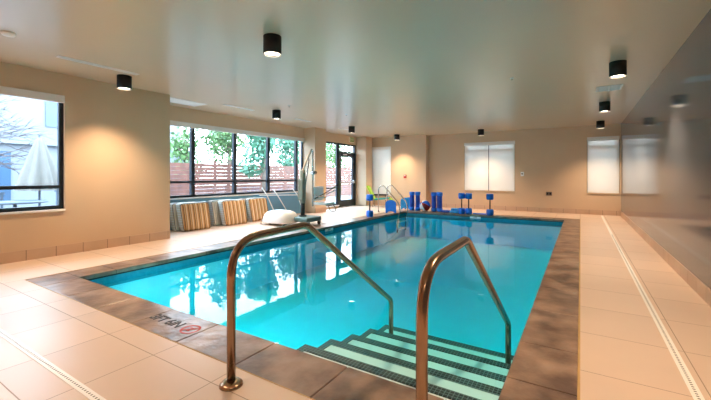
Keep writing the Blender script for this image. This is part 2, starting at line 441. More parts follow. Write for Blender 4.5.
# coping stones: real stones with narrow joints, mitred bed below
bm = B()
def stones(fixed, a0, a1, along, joints):
    js = [a0] + [j for j in joints if a0 + .1 < j < a1 - .1] + [a1]
    for u, v in zip(js, js[1:]):
        if along == 'x': box(bm, u+.003, v-.003, fixed[0], fixed[1], -.05, 0, bev=.006)
        else: box(bm, fixed[0], fixed[1], u+.003, v-.003, -.05, 0, bev=.006)
jx = [-1.86 + .62*k for k in range(-6, 4)]; jy = [2.31, 2.86, 3.62, 4.38, 5.2, 5.95, 6.7, 7.45, 8.2, 8.95, 9.7, 10.45]
stones((CY0, PY0), CX0, CX1, 'x', jx); stones((PY1, CY1), CX0, CX1, 'x', jx)
stones((CX0, PX0), PY0+.006, PY1-.006, 'y', jy); stones((PX1, CX1), PY0+.006, PY1-.006, 'y', jy)
for a in ((CX0, CX1, CY0+.004, PY0-.004), (CX0, CX1, PY1+.004, CY1-.004), (CX0+.004, PX0-.004, PY0, PY1), (PX1+.004, CX1-.004, PY0, PY1)):
    box(bm, *a, -.051, -.007, 1)
cop = obj('coping', bm, [M['coping'], M['grout']], pool, 'brown mottled stone coping')
bm = B()
for a in ((CX0-.006, CX1+.006, CY0-.006, CY0), (CX0-.006, CX1+.006, CY1, CY1+.006), (CX0-.006, CX0, CY0, CY1), (CX1, CX1+.014, CY0, CY1)):
    box(bm, *a, -.05, .002)
obj('expansion_joint', bm, M['sealant'], pool)
# stairs
st_x0, st_x1 = -1.93, PX1+e
zs = [-.20, -.295, -.385, -.46, -.545]; ys = [2.32 + .362*k for k in range(5)]
bm = B()
prev = y0
for z, y in zip(zs, ys):
    box(bm, st_x0+.012, st_x1, prev, y-.012, DZ, z); prev = y-.012
stair = obj('stair', bm, M['plaster'], pool)
prev = y0
for k, (z, y) in enumerate(zip(zs, ys)):
    bm = B(); w = .0855
    box(bm, st_x0+.06, st_x1, y-w, y, z, z+.008); box(bm, st_x0, st_x0+.06, prev, y, z, z+.008)
    box(bm, st_x0, st_x1, y-.012, y, z-.06, z); box(bm, st_x0, st_x0+.012, prev, y-.012, z-.06, z)
    obj('step_nosing', bm, M['blacktile'], stair); prev = y
# water body
bm = B(); v = box(bm, x0+.001, x1-.001, y0+.001, y1-.001, DZ+.001, WZ)
bm.faces.ensure_lookup_table()
for f in bm.faces: f.material_index = 0 if f.calc_center_median().z > WZ - .01 else 1
obj('water', bm, [M['water'], M['waterbody']], pool)

def text_mesh(name, s, size, m, parent, loc, rot=(0,0,0), label=None, ext=.0008, sx=1.0):
    cu = bpy.data.curves.new(name, 'FONT'); cu.body = s; cu.size = size; cu.extrude = ext; cu.align_x = 'CENTER'; cu.align_y = 'CENTER'; cu.offset = size*.015
    to = bpy.data.objects.new(name+'_tmp', cu); C.objects.link(to)
    dg = bpy.context.evaluated_depsgraph_get(); me = bpy.data.meshes.new_from_object(to.evaluated_get(dg)); me.name = name
    bpy.data.objects.remove(to)
    me.materials.clear(); me.materials.append(m)
    o = bpy.data.objects.new(name, me); C.objects.link(o); o.location = loc; o.rotation_euler = rot; o.scale = (sx, 1, 1)
    if parent: o.parent = parent
    if label: o['label'] = label
    return o
text_mesh('depth_marking', '3FT 6IN', .135, M['marktext'], cop, (-2.90, 1.715, .0012), (0,0,0), 'black depth lettering', sx=.86)
bm = B()   # no-diving mark: two red rings with a bar
for cx in (-2.58,):
    n = 40
    for r0, r1 in ((.062, .078),):
        ro = [[bm.verts.new((cx + r*math.cos(2*PI*k/n), 1.715 + r*math.sin(2*PI*k/n), .002)) for k in range(n)] for r in (r0, r1)]
        for k in range(n): bm.faces.new((ro[0][k], ro[1][k], ro[1][(k+1)%n], ro[0][(k+1)%n]))
    for sgn in (1,):
        dx, dy = .05, .05; nx, ny = .006, -.006
        bm.faces.new([bm.verts.new(p) for p in ((cx-dx+nx, 1.715-dy*sgn+ny, .0022), (cx+dx+nx, 1.715+dy*sgn+ny, .0022), (cx+dx-nx, 1.715+dy*sgn-ny, .0022), (cx-dx-nx, 1.715-dy*sgn-ny, .0022))])
    # small diving figure: head, bent body, arms
    box(bm, cx-.030, cx+.018, 1.715-.028, 1.715-.016, .0012, .0018); box(bm, cx-.006, cx+.006, 1.715-.022, 1.715+.026, .0012, .0018); box(bm, cx+.002, cx+.034, 1.715+.014, 1.715+.024, .0012, .0018)
    lathe(bm, [(0, .0018), (.010, .0018)], 12, cx-.022, 1.715+.024)
obj('no_diving_symbol', bm, M['markred'], cop, 'red no-diving ring')
for (lx, ly, rz, s) in ((PX0-.010, 6.93, PI/2, '3 FT'), (-2.72, PY1+.010, 0, '3 FT')):
    bm = B()
    if rz: box(bm, lx-.002, lx+.003, ly-.16, ly+.16, -.108, -.053); tl = (lx+.0042, ly, -.08); rot = (PI/2, 0, PI/2)
    else: box(bm, lx-.16, lx+.16, ly-.003, ly+.002, -.108, -.053); tl = (lx, ly-.0042, -.08); rot = (PI/2, 0, 0)
    t_ = obj('depth_tile', bm, M['white'], pool, 'white depth tile set under the coping')
    text_mesh('depth_lettering', s, .055, M['marktext'], t_, tl, rot)

# unseen fill lights added in the near pool wall to brighten the water
def pool_fill_light(x, y, ax, E_):
    bm = B()
    if ax == 'y': cyl(bm, (x, y0+.001, -.46), (x, y0+.03, -.46), .12, n=28); cyl(bm, (x, y0+.03, -.46), (x, y0+.034, -.46), .095, n=28, mi=1); lp = (x, y0+.05, -.46); rot = (math.radians(96), 0, 0)
    else: cyl(bm, (x1-.001, y, -.46), (x1-.03, y, -.46), .12, n=28); cyl(bm, (x1-.03, y, -.46), (x1-.034, y, -.46), .095, n=28, mi=1); lp = (x1-.05, y, -.46); rot = (math.radians(96), 0, PI/2)
    obj('added_fill_light', bm, [M['steel'], M['poolfill']], pool)
    li = bpy.data.lights.new('pool_fill_lamp', 'SPOT'); li.energy = E_; li.color = (.88, .96, 1); li.spot_size = math.radians(150); li.spot_blend = 1; li.shadow_soft_size = .09
    lo = bpy.data.objects.new('pool_fill_lamp', li); C.objects.link(lo); lo.location = lp; lo.rotation_euler = rot
M['poolfill'] = emis('pool_fill_glow', (.9, .97, 1), 4)
for xx in (-4.4, -3.4, -2.4): pool_fill_light(xx, 0, 'y', POOL_FILLW)

# ------------------------------------------------------------------ stair handrails
def rail(x, label):
    t = thing('stair_handrail', label, 'handrail', (x, 1.385, 0), group='stair handrails')
    pts = smooth_path([(0,0,0), (0,0,.835), (.60,0,.845), (2.06,0,-.14), (2.06,0,-.53)], .16, 12)
    # rotate into the y direction
    P = [(0, p.x, p.z) for p in pts]
    # tighter lower bends: rebuild with individual radii
    a = smooth_path([(0,0,0), (0,0,.828), (0,.66,.840)], .22, 14)
    b = smooth_path([(0,.30,.834), (0,.67,.840), (0,2.06,-.115)], .05, 8)
    c = smooth_path([(0,1.5,.269), (0,2.06,-.115), (0,2.06,-.50)], .045, 8)
    path = a[:-1] + b[1:-1] + c[1:]
    path = [p for i, p in enumerate(path) if i == 0 or (p - path[i-1]).length > 1e-4]
    # keep the order along y
    bm = B(); tube(bm, path, .0245, 20); obj('rail', bm, M['bronze'], t)
    bm = B(); lathe(bm, [(.026, .030), (.034, .030), (.050, .022), (.064, .010), (.066, 0), (0, 0)], 32); obj('escutcheon', bm, M['bronze'], t)
    return t
rail(-1.70, 'brown metal stair handrail nearer the middle of the pool edge')
rail(-.545, 'brown metal stair handrail nearer the right-hand pool edge, partly out of frame')

# ------------------------------------------------------------------ deck drains
def drain(name, axis, p, a0, a1, w, label, seg0, seg1):
    t = thing(name, label, 'drain', (0,0,0))
    bm = B()
    if axis == 'y': box(bm, p-w/2, p+w/2, a0, a1, .0005, .003)
    else: box(bm, a0, a1, p-w/2, p+w/2, .0005, .003)
    obj('channel_cover', bm, M['drain'], t)
    bm = B(); u = seg0
    while u < seg1:
        if axis == 'y': box(bm, p-w*.13, p+w*.13, u, u+.010, .0028, .0034)
        else: box(bm, u, u+.010, p-w*.13, p+w*.13, .0028, .0034)
        u += .026
    obj('drain_slots', bm, M['hole'], t)
drain('deck_drain', 'y', .54, .94, YF-.25, .05, 'white slotted deck drain running along the right side of the pool', .95, 9)
drain('deck_drain', 'x', .917, XL+.5, .575, .045, 'white slotted deck drain crossing the deck at the near left', -5, .5)

# ------------------------------------------------------------------ ceiling downlights
def downlight(x, y, label, first=[None]):
    if first[0] is None:
        t = thing('ceiling_downlight', label, 'ceiling light', (x, y, CH), group='black cylinder downlights')
        bm = B(); lathe(bm, [(0, 0), (.099, 0), (.099, -.195), (.091, -.195), (.088, -.17), (0, -.17)], 36); obj('housing', bm, M['blackmetal'], t)
        bm = B(); lathe(bm, [(.0865, -.182), (0, -.182)], 32); obj('lens', bm, M['lens'], t)
        bm = B(); lathe(bm, [(.0985, -.1955), (.0985, -.201), (.088, -.201), (.088, -.1955)], 36); obj('trim_ring', bm, M['lens2'], t)
        first[0] = t
    else: t = dup(first[0], (x, y, CH), label)
    li = bpy.data.lights.new('downlight_lamp', 'SPOT'); li.energy = LAMPW; li.color = (1, .70, .45)
    li.spot_size = math.radians(110); li.spot_blend = 1.0; li.shadow_soft_size = .05
    lo = bpy.data.objects.new('downlight_lamp', li); C.objects.link(lo); lo.location = (x, y, CH-.215)
M['lens2'] = mat('pale_ring', (.75, .70, .62), .3)
for x, y, l in ((-6.00, 2.87, 'black cylinder downlight by the left wall, next to the long slot diffuser'),
                (-2.90, 2.92, 'largest black cylinder downlight, hanging over the near end of the pool'),
                (-6.12, 6.30, 'black cylinder downlight in front of the long window band'),
                (-6.11, 9.60, 'black cylinder downlight in front of the glass exit door'),
                (-5.87, 12.4, 'black cylinder downlight above the blue pool toys in the far left corner'),
                (-2.83, 12.5, 'black cylinder downlight above the wide shaded window on the far wall'),
                (.43, 6.05, 'nearest black cylinder downlight in view along the right wall'),
                (.43, 9.2, 'black cylinder downlight along the right wall, beyond the square vent'),
                (.48, 12.35, 'farthest black cylinder downlight along the right wall'),
                (.42, 2.7, 'black cylinder downlight overhead on the right, out of view'),
                (.42, -.5, 'black cylinder downlight behind the viewer on the right'),
                (-2.74, -.5, 'black cylinder downlight behind the viewer in the middle'),
                (-5.93, -.5, 'black cylinder downlight behind the viewer on the left')):
    downlight(x, y, l)

# ------------------------------------------------------------------ ceiling diffusers
def slot(x, y0_, y1_, w, label, nm='ceiling_diffuser', cat='vent'):
    t = thing(nm, label, cat, (x, (y0_+y1_)/2, CH), group='ceiling slot diffusers'); h = (y1_-y0_)/2
    bm = B(); fw = .012
    box(bm, -w/2, w/2, -h, -h+fw*2, -.010, 0); box(bm, -w/2, w/2, h-fw*2, h, -.010, 0); box(bm, -w/2, -w/2+fw, -h, h, -.010, 0); box(bm, w/2-fw, w/2, -h, h, -.010, 0)
    obj('frame', bm, M['white'], t)
    bm = B(); box(bm, -w/2+fw, w/2-fw, -h+fw, h-fw, -.003, 0)
    obj('backing', bm, M['slotgrey'], t)
    bm = B(); box(bm, -.006, .006, -h+fw, h-fw, -.009, -.003); obj('blade', bm, M['white'], t)
M['slotgrey'] = mat('grey_slot', (.66, .70, .73), .6)
slot(-5.72, 1.93, 2.93, .10, 'long pale slot diffuser in the ceiling by the left wall')
slot(-6.55, 5.15, 5.98, .10, 'slot diffuser over the striped cushions, nearest of the three by the long windows')
slot(-6.55, 7.45, 8.1, .10, 'slot diffuser over the pool lift, middle of the three by the long windows')
slot(-6.62, 9.65, 10.2, .10, 'slot diffuser near the glass door, farthest of the three by the long windows')
t = thing('access_panel', 'white rectangular ceiling panel at the corner of the window recess', 'ceiling panel', (-7.05, 4.5, CH))
bm = B(); box(bm, -.22, .22, -.42, .42, -.008, 0, bev=.003); obj('panel', bm, M['white'], t)
bm = B()
for a in ((-.235, -.222, -.435, .435), (.222, .235, -.435, .435), (-.222, .222, -.435, -.422), (-.222, .222, .422, .435)): box(bm, *a, -.012, 0)
obj('frame', bm, M['cassette'], t)
t = thing('ceiling_vent', 'white two-part louvred ceiling vent between the right-hand downlights', 'vent', (.425, 7.76, CH))
bm = B()
for a in ((-.19, .19, -.21, -.185), (-.19, .19, .185, .21), (-.19, -.165, -.185, .185), (.165, .19, -.185, .185), (-.012, .012, -.185, .185)): box(bm, *a, -.012, 0)
obj('frame', bm, M['white'], t)
bm = B(); box(bm, -.165, .165, -.185, .185, -.003, 0); obj('backing', bm, M['slotgrey'], t)
for s in (-1, 1):
    for k in range(7):
        bm = B(); yy = -.16 + k*.053; xa_, xb_ = sorted((s*.014, s*.163)); box(bm, xa_, xb_, yy-.008, yy+.008, -.010, -.003); obj('louvre', bm, M['white'], t)
bm = B(); lathe(bm, [(0, 0), (.065, 0), (.065, -.012), (.05, -.03), (0, -.034)], 28)
tag(obj('smoke_detector', bm, M['white'], loc=(-5.25, 1.34, CH)), 'round white detector on the ceiling at the upper left corner', 'smoke detector')
def sprinkler(x, y, label):
    t = thing('sprinkler_head', label, 'sprinkler', (x, y, CH), group='sprinkler heads')
    bm = B(); lathe(bm, [(0, 0), (.032, 0), (.030, -.006), (.012, -.010), (0, -.010)], 20); obj('escutcheon', bm, M['white'], t)
    bm = B(); cyl(bm, (0,0,-.01), (0,0,-.03), .006, n=10); lathe(bm, [(0, -.03), (.014, -.031), (.014, -.033), (0, -.034)], 16); obj('deflector', bm, M['steel'], t)
sprinkler(-.92, 6.16, 'tiny sprinkler head on the ceiling right of the middle')
sprinkler(-5.45, 6.0, 'tiny sprinkler head on the ceiling above the pool lift side')
sprinkler(-5.0, 7.6, 'tiny sprinkler head on the ceiling beyond the one over the lift')

# ------------------------------------------------------------------ wall devices
t = thing('exit_sign', 'small green and ivory exit sign above the glass door', 'exit sign', (XW, 11.95, 2.50))
bm = B(); box(bm, 0, .05, -.16, .16, 0, .20, bev=.004); obj('sign_body', bm, M['signwhite'], t)
bm = B(); box(bm, .0502, .053, -.145, .145, .015, .185); obj('face_plate', bm, M['exit'], t, 'green face')
text_mesh('lettering', 'EXIT', .13, M['signwhite'], t, (.0545, 0, .10), (PI/2, 0, PI/2), 'ivory letters')
t = thing('fire_alarm_strobe', 'small red fire alarm device on the far left wall section', 'alarm', (-5.80, YL, 1.10))
bm = B(); box(bm, -.05, .05, -.04, 0, 0, .13, bev=.008); obj('housing', bm, M['red'], t)
bm = B(); box(bm, -.03, .03, -.055, -.0395, .075, .115, bev=.006); obj('strobe_lens', bm, M['white'], t)
t = thing('wall_thermostat', 'small pale wall control box right of the wide shaded window', 'wall control', (-1.66, YF, 1.18))
bm = B(); box(bm, -.05, .05, -.035, 0, 0, .14, bev=.008); obj('housing', bm, M['white'], t)
bm = B(); cyl(bm, (0, -.034, .075), (0, -.075, .075), .022, n=18); obj('knob', bm, M['blackmetal'], t)
t = thing('wall_outlet', 'dark grey double wall outlet low on the far wall between the windows', 'outlet', (-.87, YF, .55))
bm = B(); box(bm, -.085, .085, -.012, 0, 0, .12, bev=.004); obj('cover_plate', bm, mat('dark_grey_plastic', (.16, .13, .13), .5), t)
for s in (-1, 1):
    bm = B(); box(bm, s*.038-.025, s*.038+.025, -.016, -.0115, .025, .095, bev=.002); obj('socket', bm, M['blackmetal'], t)

# ------------------------------------------------------------------ striped cushions
def cushion(x, y, lean, label, w=.58, h=.60, th=.105, rz=0, m=None):
    t = thing('striped_cushion', label, 'cushion', (x, y, .0), rz, group='striped lounger cushions by the window')
    bm = B(); box(bm, 0, th, -w/2, w/2, .0, h, 0, bev=.05)
    bmesh.ops.subdivide_edges(bm, edges=[e for e in bm.edges if e.calc_length() > .2], cuts=4, use_grid_fill=True)
    for v in bm.verts:
        fy = 1 - min(1, abs(v.co.y)/(w/2))**4; fz = 1 - min(1, abs(v.co.z-h/2)/(h/2))**4
        k = .012 * fy * fz
        v.co.x += k if v.co.x > th*.6 else (-k*.5 if v.co.x < th*.3 else 0)
        # slightly narrower at the bottom corners
        v.co.y *= 1 - .06*(1 - v.co.z/h)**3
        v.co.x -= v.co.z * math.tan(lean)
    for f in bm.faces:
        f.smooth = True
        f.material_index = 0 if abs(f.normal.x) > .7 else 1
    bm.normal_update()
    for f in bm.faces: f.material_index = 0 if abs(f.normal.x) > .72 else 1
    body = obj('cushion_cover', bm, [m or M['cush'], M['cushside']], t)
    def edge(off):
        hw = w/2-.012
        return [(off - z*math.tan(lean), y_*(1-.06*(1-z/h)**3), z) for y_, z in ((-hw+.03, .012), (-hw, .06), (-hw, h-.05), (-hw+.04, h-.01), (hw-.04, h-.01), (hw, h-.05), (hw, .06), (hw-.03, .012))]
    bm = B(); tube(bm, smooth_path(edge(th-.008), .03, 3), .006, 6); obj('piping', bm, M['piping'], t)
    return t
a = math.radians(12)
XB = XW + .012
M['cushpale'] = stripe_mat('pale_grey_striped_canvas', [(0, (.50, .52, .50)), (.25, (.22, .20, .16)), (.36, (.60, .60, .55)), (.6, (.34, .38, .40)), (.8, (.58, .55, .46))], 1, .09)
cushion(XB+.32, 4.94, a, 'front tan-striped cushion of the stack nearest the left wall corner', w=.72, th=.16)
cushion(XB+.14, 4.83, a, 'rear pale cushion of the stack nearest the left wall corner, against the wall', w=.64, th=.16, m=M['cushpale'])
cushion(XB+.33, 6.00, a, 'front tan-striped cushion of the middle stack', w=.72, th=.16)
cushion(XB+.14, 5.80, a, 'thick rear cushion of the middle stack, its pale side facing out', w=.64, th=.17, m=M['cushpale'])
cushion(XB+.29, 6.84, a, 'front tan-striped cushion of the stack beside the white pool lift', w=.66, th=.13)
cushion(XB+.14, 6.69, a, 'rear cushion of the stack beside the white pool lift', w=.58, th=.13, m=M['cushpale'])

# ------------------------------------------------------------------ pool lift
L = thing('pool_lift', 'white and grey pool access lift with mast and seat beside the water', 'pool lift', (-5.78, 6.85, 0))
bm = B(); box(bm, -.26, .34, -.26, .32, .085, .20, bev=.035); obj('base', bm, M['liftbase'], L, 'grey-teal base')
bm = B()   # domed white counterweight cover
n = 14; rows = []
for j in range(9):
    u = j/8; prof = math.sin(PI*min(1, .12 + u*.88))**.5 if u < 1 else 0
for (cx_, cy_, sx_, sy_, hz) in ((-.46, -.28, .42, .33, .29),):
    N = 28; prev = None
    ringset = []
    for j in range(8):
        f = j/7; zz = .06 + hz*math.sin(f*PI/2); sc = max(.001, math.cos(f*PI/2)**.45)
        ringset.append([bm.verts.new((cx_ + sx_*sc*math.copysign(abs(math.cos(2*PI*k/N))**.55, math.cos(2*PI*k/N)), cy_ + sy_*sc*math.copysign(abs(math.sin(2*PI*k/N))**.55, math.sin(2*PI*k/N)), zz)) for k in range(N)])
    for A, Bq in zip(ringset, ringset[1:]):
        for k in range(N):
            f_ = bm.faces.new((A[k], A[(k+1)%N], Bq[(k+1)%N], Bq[k])); f_.smooth = True
    bm.faces.new(ringset[0][::-1]); bm.faces.new(ringset[-1])
obj('weight_cover', bm, M['liftcover'], L, 'white domed cover')
for (cx_, cy_) in ((-.74, -.36), (-.15, -.48), (.30, -.16), (.30, .26), (-.15, .28)):
    bm = B(); cyl(bm, (cx_-.018, cy_, .05), (cx_+.018, cy_, .05), .05, n=20); w_ = obj('wheel', bm, M['blackfoam_and_shade'], L)
    bm = B(); box(bm, cx_-.024, cx_+.024, cy_-.012, cy_+.012, .05, .10); obj('wheel_bracket', bm, M['steel'], w_)
bm = B(); tube(bm, smooth_path([(-.80, -.44, .12), (-.88, -.50, .10), (-.90, -.52, .02), (-.84, -.56, .012), (-.80, -.58, .05)], .03, 5), .012, 10); obj('tow_hook', bm, M['steel'], L)
bm = B(); cyl(bm, (0,0,.19), (0,0,.52), .052, n=24); cyl(bm, (0,0,.19), (0,0,.23), .09, n=24); obj('mast_foot', bm, M['blackmetal'], L, 'black mast foot')
bm = B(); box(bm, -.048, .048, -.048, .048, .52, 1.33, bev=.012); obj('mast', bm, M['liftgreen'], L)
bm = B(); box(bm, -.075, .075, -.10, .03, .60, 1.1, bev=.015); obj('battery_pack', bm, M['liftgreen'], L)
bm = B(); tube(bm, [(0, .0, 1.30), (.02, .12, 1.58), (.04, .30, 1.86)], .028, 12); cyl(bm, (-.05, .0, 1.30), (.05, .0, 1.30), .04, n=16); obj('boom', bm, M['beigepl'], L)
bm = B(); cyl(bm, (.0, .05, .75), (.04, .20, 1.62), .016, n=12); obj('actuator', bm, M['steel'], L)
bm = B(); tube(bm, smooth_path([(.04, .30, 1.86), (.04, .34, 1.80), (.04, .34, .42)], .04, 4), .022, 12); obj('seat_post', bm, M['steel'], L)
bm = B(); cyl(bm, (.04, .30, 1.27), (.04, .46, 1.27), .045, n=16); obj('swivel_joint', bm, M['steel'], L)
bm = B(); box(bm, -.02, .06, .38, .78, .55, .92, bev=.03); st = obj('seat_back', bm, M['liftcover'], L)
bm = B(); box(bm, .02, .42, .38, .78, .46, .52, bev=.022); obj('seat', bm, M['liftcover'], L)
bm = B(); tube(bm, smooth_path([(.04, .40, .66), (.10, .40, .68), (.42, .40, .66)], .03, 4), .013, 10); obj('armrest', bm, M['steel'], L); bm = B(); tube(bm, smooth_path([(.04, .76, .66), (.10, .76, .68), (.42, .76, .82)], .03, 4), .013, 10); obj('armrest', bm, M['steel'], L)
bm = B(); tube(bm, smooth_path([(.38, .46, .47), (.47, .46, .40), (.50, .46, .30), (.50, .70, .30), (.47, .70, .40), (.38, .70, .47)], .05, 4), .014, 10); obj('footrest', bm, M['steel'], L)
bm = B(); tube(bm, [(.06, .36, .60), (.30, .60, .78), (.46, .78, .94)], .012, 8); cyl(bm, (.46, .78, .94), (.49, .81, .965), .022, n=10); obj('control_arm', bm, M['blackmetal'], L)

# white poles in front of the blue-grey wall
R_ = thing('pole_rack', 'white metal rack of poles against the blue-grey wall behind the lift', 'rack', (XW+.012, 7.6, 0))
bm = B(); tube(bm, [(.22, -.62, .66), (.22, 1.0, .60)], .014, 10); obj('cross_bar', bm, M['white'], R_)
bm = B(); tube(bm, [(.38, -.12, 0), (.22, -.35, .66), (.16, -.48, .86)], .014, 10); obj('slanted_pole', bm, M['white'], R_)
bm = B(); tube(bm, [(.38, .42, 0), (.22, .05, .65), (.16, -.05, .80)], .014, 10); obj('slanted_pole', bm, M['white'], R_)
bm = B(); tube(bm, [(.38, 1.05, 0), (.22, .93, .60), (.12, .80, .80)], .014, 10); obj('slanted_pole', bm, M['white'], R_)

# ------------------------------------------------------------------ ladder
Ld = thing('pool_ladder', 'steel pool ladder rails at the far left corner of the pool', 'ladder', (-5.64, 10.5, 0))
for yy in (0, .62):
    bm = B(); tube(bm, smooth_path([(0, yy, 0), (0, yy, .80), (.16, yy, .90), (.74, yy, .30), (.78, yy, .0), (.70, yy, -.12), (.68, yy, -.62)], .13, 7), .02, 14)
    gr = obj('grab_rail', bm, M['steel'], Ld)
    bm = B(); lathe(bm, [(.021, .02), (.04, .014), (.05, 0), (0, 0)], 20, 0, yy); obj('escutcheon', bm, M['steel'], gr)
for z in (-.30, -.52):
    bm = B(); box(bm, .63, .73, 0, .62, z-.012, z+.012, bev=.005); obj('tread', bm, M['white'], Ld)

# ------------------------------------------------------------------ lounge chair, lime
Lc = thing('lounge_chair', 'lime green and teal lounge chair in the far left corner', 'chair', (-6.62, 12.35, 0), math.radians(20))
def slab(bm, p0, p1, w, th):
    p0 = Vector(p0); p1 = Vector(p1); d = (p1-p0).normalized(); n_ = Vector((-d.z, 0, d.x)) * th/2; y_ = Vector((0, w/2, 0))
    vs = [bm.verts.new(q) for q in (p0-n_-y_, p0-n_+y_, p0+n_+y_, p0+n_-y_, p1-n_-y_, p1-n_+y_, p1+n_+y_, p1+n_-y_)]
    fs = [bm.faces.new([vs[i] for i in q]) for q in ((3,2,1,0),(4,5,6,7),(0,1,5,4),(1,2,6,5),(2,3,7,6),(3,0,4,7))]
    bmesh.ops.bevel(bm, geom=list({e for f in fs for e in f.edges}), offset=th*.3, segments=2, affect='EDGES')
bm = B(); slab(bm, (-.16, 0, .28), (-.42, 0, .80), .52, .05); obj('backrest', bm, M['lime'], Lc, 'lime green back')
bm = B(); slab(bm, (-.16, 0, .28), (.42, 0, .34), .52, .05); obj('seat', bm, M['teal'], Lc, 'teal seat')
bm = B(); slab(bm, (.42, 0, .33), (.62, 0, .16), .50, .04); obj('leg_rest', bm, M['lime'], Lc, 'lime green leg rest')
for s in (-1, 1):
    bm = B(); box(bm, -.26, .34, s*.29-.03, s*.29+.03, .44, .47, bev=.008); obj('armrest', bm, M['blackmetal'], Lc, 'black armrest')
    for xx in (-.20, .30):
        bm = B(); cyl(bm, (xx, s*.27, 0), (xx, s*.28, .445), .014, n=10); obj('leg', bm, M['steel'], Lc)

# ------------------------------------------------------------------ water fitness gear
def foam_bell(x, y, label, first=[None]):
    if first[0]: return dup(first[0], (x, y, 0), label)
    t = thing('foam_barbell', label, 'foam barbell', (x, y, 0), group='blue foam water barbells')
    for z in (0, .47):
        bm = B(); lathe(bm, [(0, z), (.085, z), (.10, z+.02), (.105, z+.09), (.10, z+.16), (.085, z+.18), (0, z+.18)], 24); obj('foam_end', bm, M['blue'], t)
    bm = B(); cyl(bm, (0,0,.18), (0,0,.47), .018, n=14); obj('bar', bm, M['blackfoam_and_shade'], t, 'black bar')
    first[0] = t; return t
foam_bell(-5.20, 9.15, 'blue foam barbell standing alone on the left pool edge before the ladder')
foam_bell(-3.17, 11.42, 'left one of the pair of blue foam barbells on the far pool edge')
foam_bell(-2.96, 11.44, 'right one of the pair of blue foam barbells on the far pool edge')
foam_bell(-2.32, 11.42, 'blue foam barbell alone on the far pool edge, farthest right')

def roller(x, y, label, first=[None]):
    if first[0]: return dup(first[0], (x, y, 0), label)
    t = thing('foam_roller', label, 'foam float', (x, y, 0), group='tall blue foam floats')
    bm = B(); lathe(bm, [(0, .11), (.072, .11), (.076, .2), (.074, .35), (.076, .45), (.072, .53), (0, .53)], 22); obj('core', bm, M['dblue'], t, 'navy core')
    for z in (0, .52):
        bm = B(); lathe(bm, [(0, z), (.075, z), (.09, z+.012), (.09, z+.11), (.075, z+.12), (0, z+.12)], 22); obj('foam_end', bm, M['blue'], t)
    first[0] = t; return t
roller(-4.93, 11.62, 'tall blue foam float just left of the beach ball, left of its pair')
roller(-4.735, 11.66, 'tall blue foam float touching the left side of the beach ball')
roller(-4.15, 11.62, 'tall blue foam float just right of the beach ball')
roller(-3.955, 11.66, 'tall blue foam float, rightmost of the group round the beach ball')
roller(-4.05, 11.85, 'tall blue foam float behind the two right of the beach ball')

bm = B(); bmesh.ops.create_uvsphere(bm, u_segments=36, v_segments=20, radius=.185)
bmesh.ops.rotate(bm, verts=bm.verts, cent=(0,0,0), matrix=Matrix.Rotation(math.radians(55), 3, 'X'))
bmesh.ops.rotate(bm, verts=bm.verts, cent=(0,0,0), matrix=Matrix.Rotation(math.radians(-20), 3, 'Z'))
inv = (Matrix.Rotation(math.radians(-20), 3, 'Z') @ Matrix.Rotation(math.radians(55), 3, 'X')).inverted()
for f in bm.faces:
    f.smooth = True; q = inv @ f.calc_center_median(); k = int(((math.atan2(q.y, q.x) + PI) / (2*PI)) * 6) % 6
    f.material_index = [0, 1, 2, 0, 1, 2][k]
for v in bm.verts: v.co.z += .185
tag(obj('beach_ball', bm, [M['blue'], M['white'], M['red']], loc=(-4.44, 11.55, 0)), 'red, white and blue beach ball between the tall blue floats', 'beach ball')

def board_outline(w, h):
    pts = [(-w/2, 0), (-w*.34, -.0), (-w*.25, h*.10), (0, h*.14), (w*.25, h*.10), (w*.34, 0), (w/2, 0), (w/2, h*.70)]
    for k in range(1, 10):
        a_ = PI * k / 10; pts.append((w/2*math.cos(a_), h*.70 + h*.30*math.sin(a_)))
    pts.append((-w/2, h*.70)); return pts
def kickboard(loc, rz, lean, label, m, w=.30, h=.44, th=.035):
    """board standing on its short end; lean tips the top backwards"""
    bm = B(); P_ = board_outline(w, h)
    A = [bm.verts.new((x, -th/2, z)) for x, z in P_]; D = [bm.verts.new((x, th/2, z)) for x, z in P_]
    bm.faces.new(A); bm.faces.new(D[::-1])
    for i in range(len(P_)): j = (i+1) % len(P_); bm.faces.new((A[i], D[i], D[j], A[j]))
    o = obj('kickboard', bm, m, loc=loc); o.rotation_euler = (lean, 0, rz)
    return tag(o, label, 'kickboard', 'blue foam kickboards')
kickboard((-5.10, 10.33, .012), math.radians(32), math.radians(-14), 'dark blue kickboard standing against the steel ladder', M['blue'], .34, .42)
kickboard((-5.21, 11.72, .012), math.radians(25), math.radians(-16), 'light blue kickboard standing left of the tall floats, in front of its mate', M['lblue'], .36, .42)
kickboard((-5.12, 11.84, .012), math.radians(25), math.radians(-16), 'light blue kickboard leaning behind another one left of the tall floats', M['lblue'], .36, .43)
def flat_board(loc, rz, w, l, th, label, m):
    bm = B(); box(bm, -l/2, l/2, -w/2, w/2, 0, th, bev=th*.35); o = obj('foam_mat', bm, m, loc=loc); o.rotation_euler = (0, 0, rz)
    return tag(o, label, 'foam float')
flat_board((-3.72, 11.57, .001), 0, .26, .28, .07, 'navy foam float lying flat right of the tall floats', M['dblue'])
flat_board((-3.42, 11.53, .001), 0, .24, .26, .09, 'light blue foam float lying flat left of the pair of barbells', M['lblue'])
o = flat_board((-3.42, 11.53, .0915), .1, .20, .22, .06, 'light blue foam float lying on top of another one', M['lblue'])
flat_board((-2.64, 11.52, .001), 0, .14, .40, .035, 'thin dark blue foam strip lying between the barbells', M['blue'])

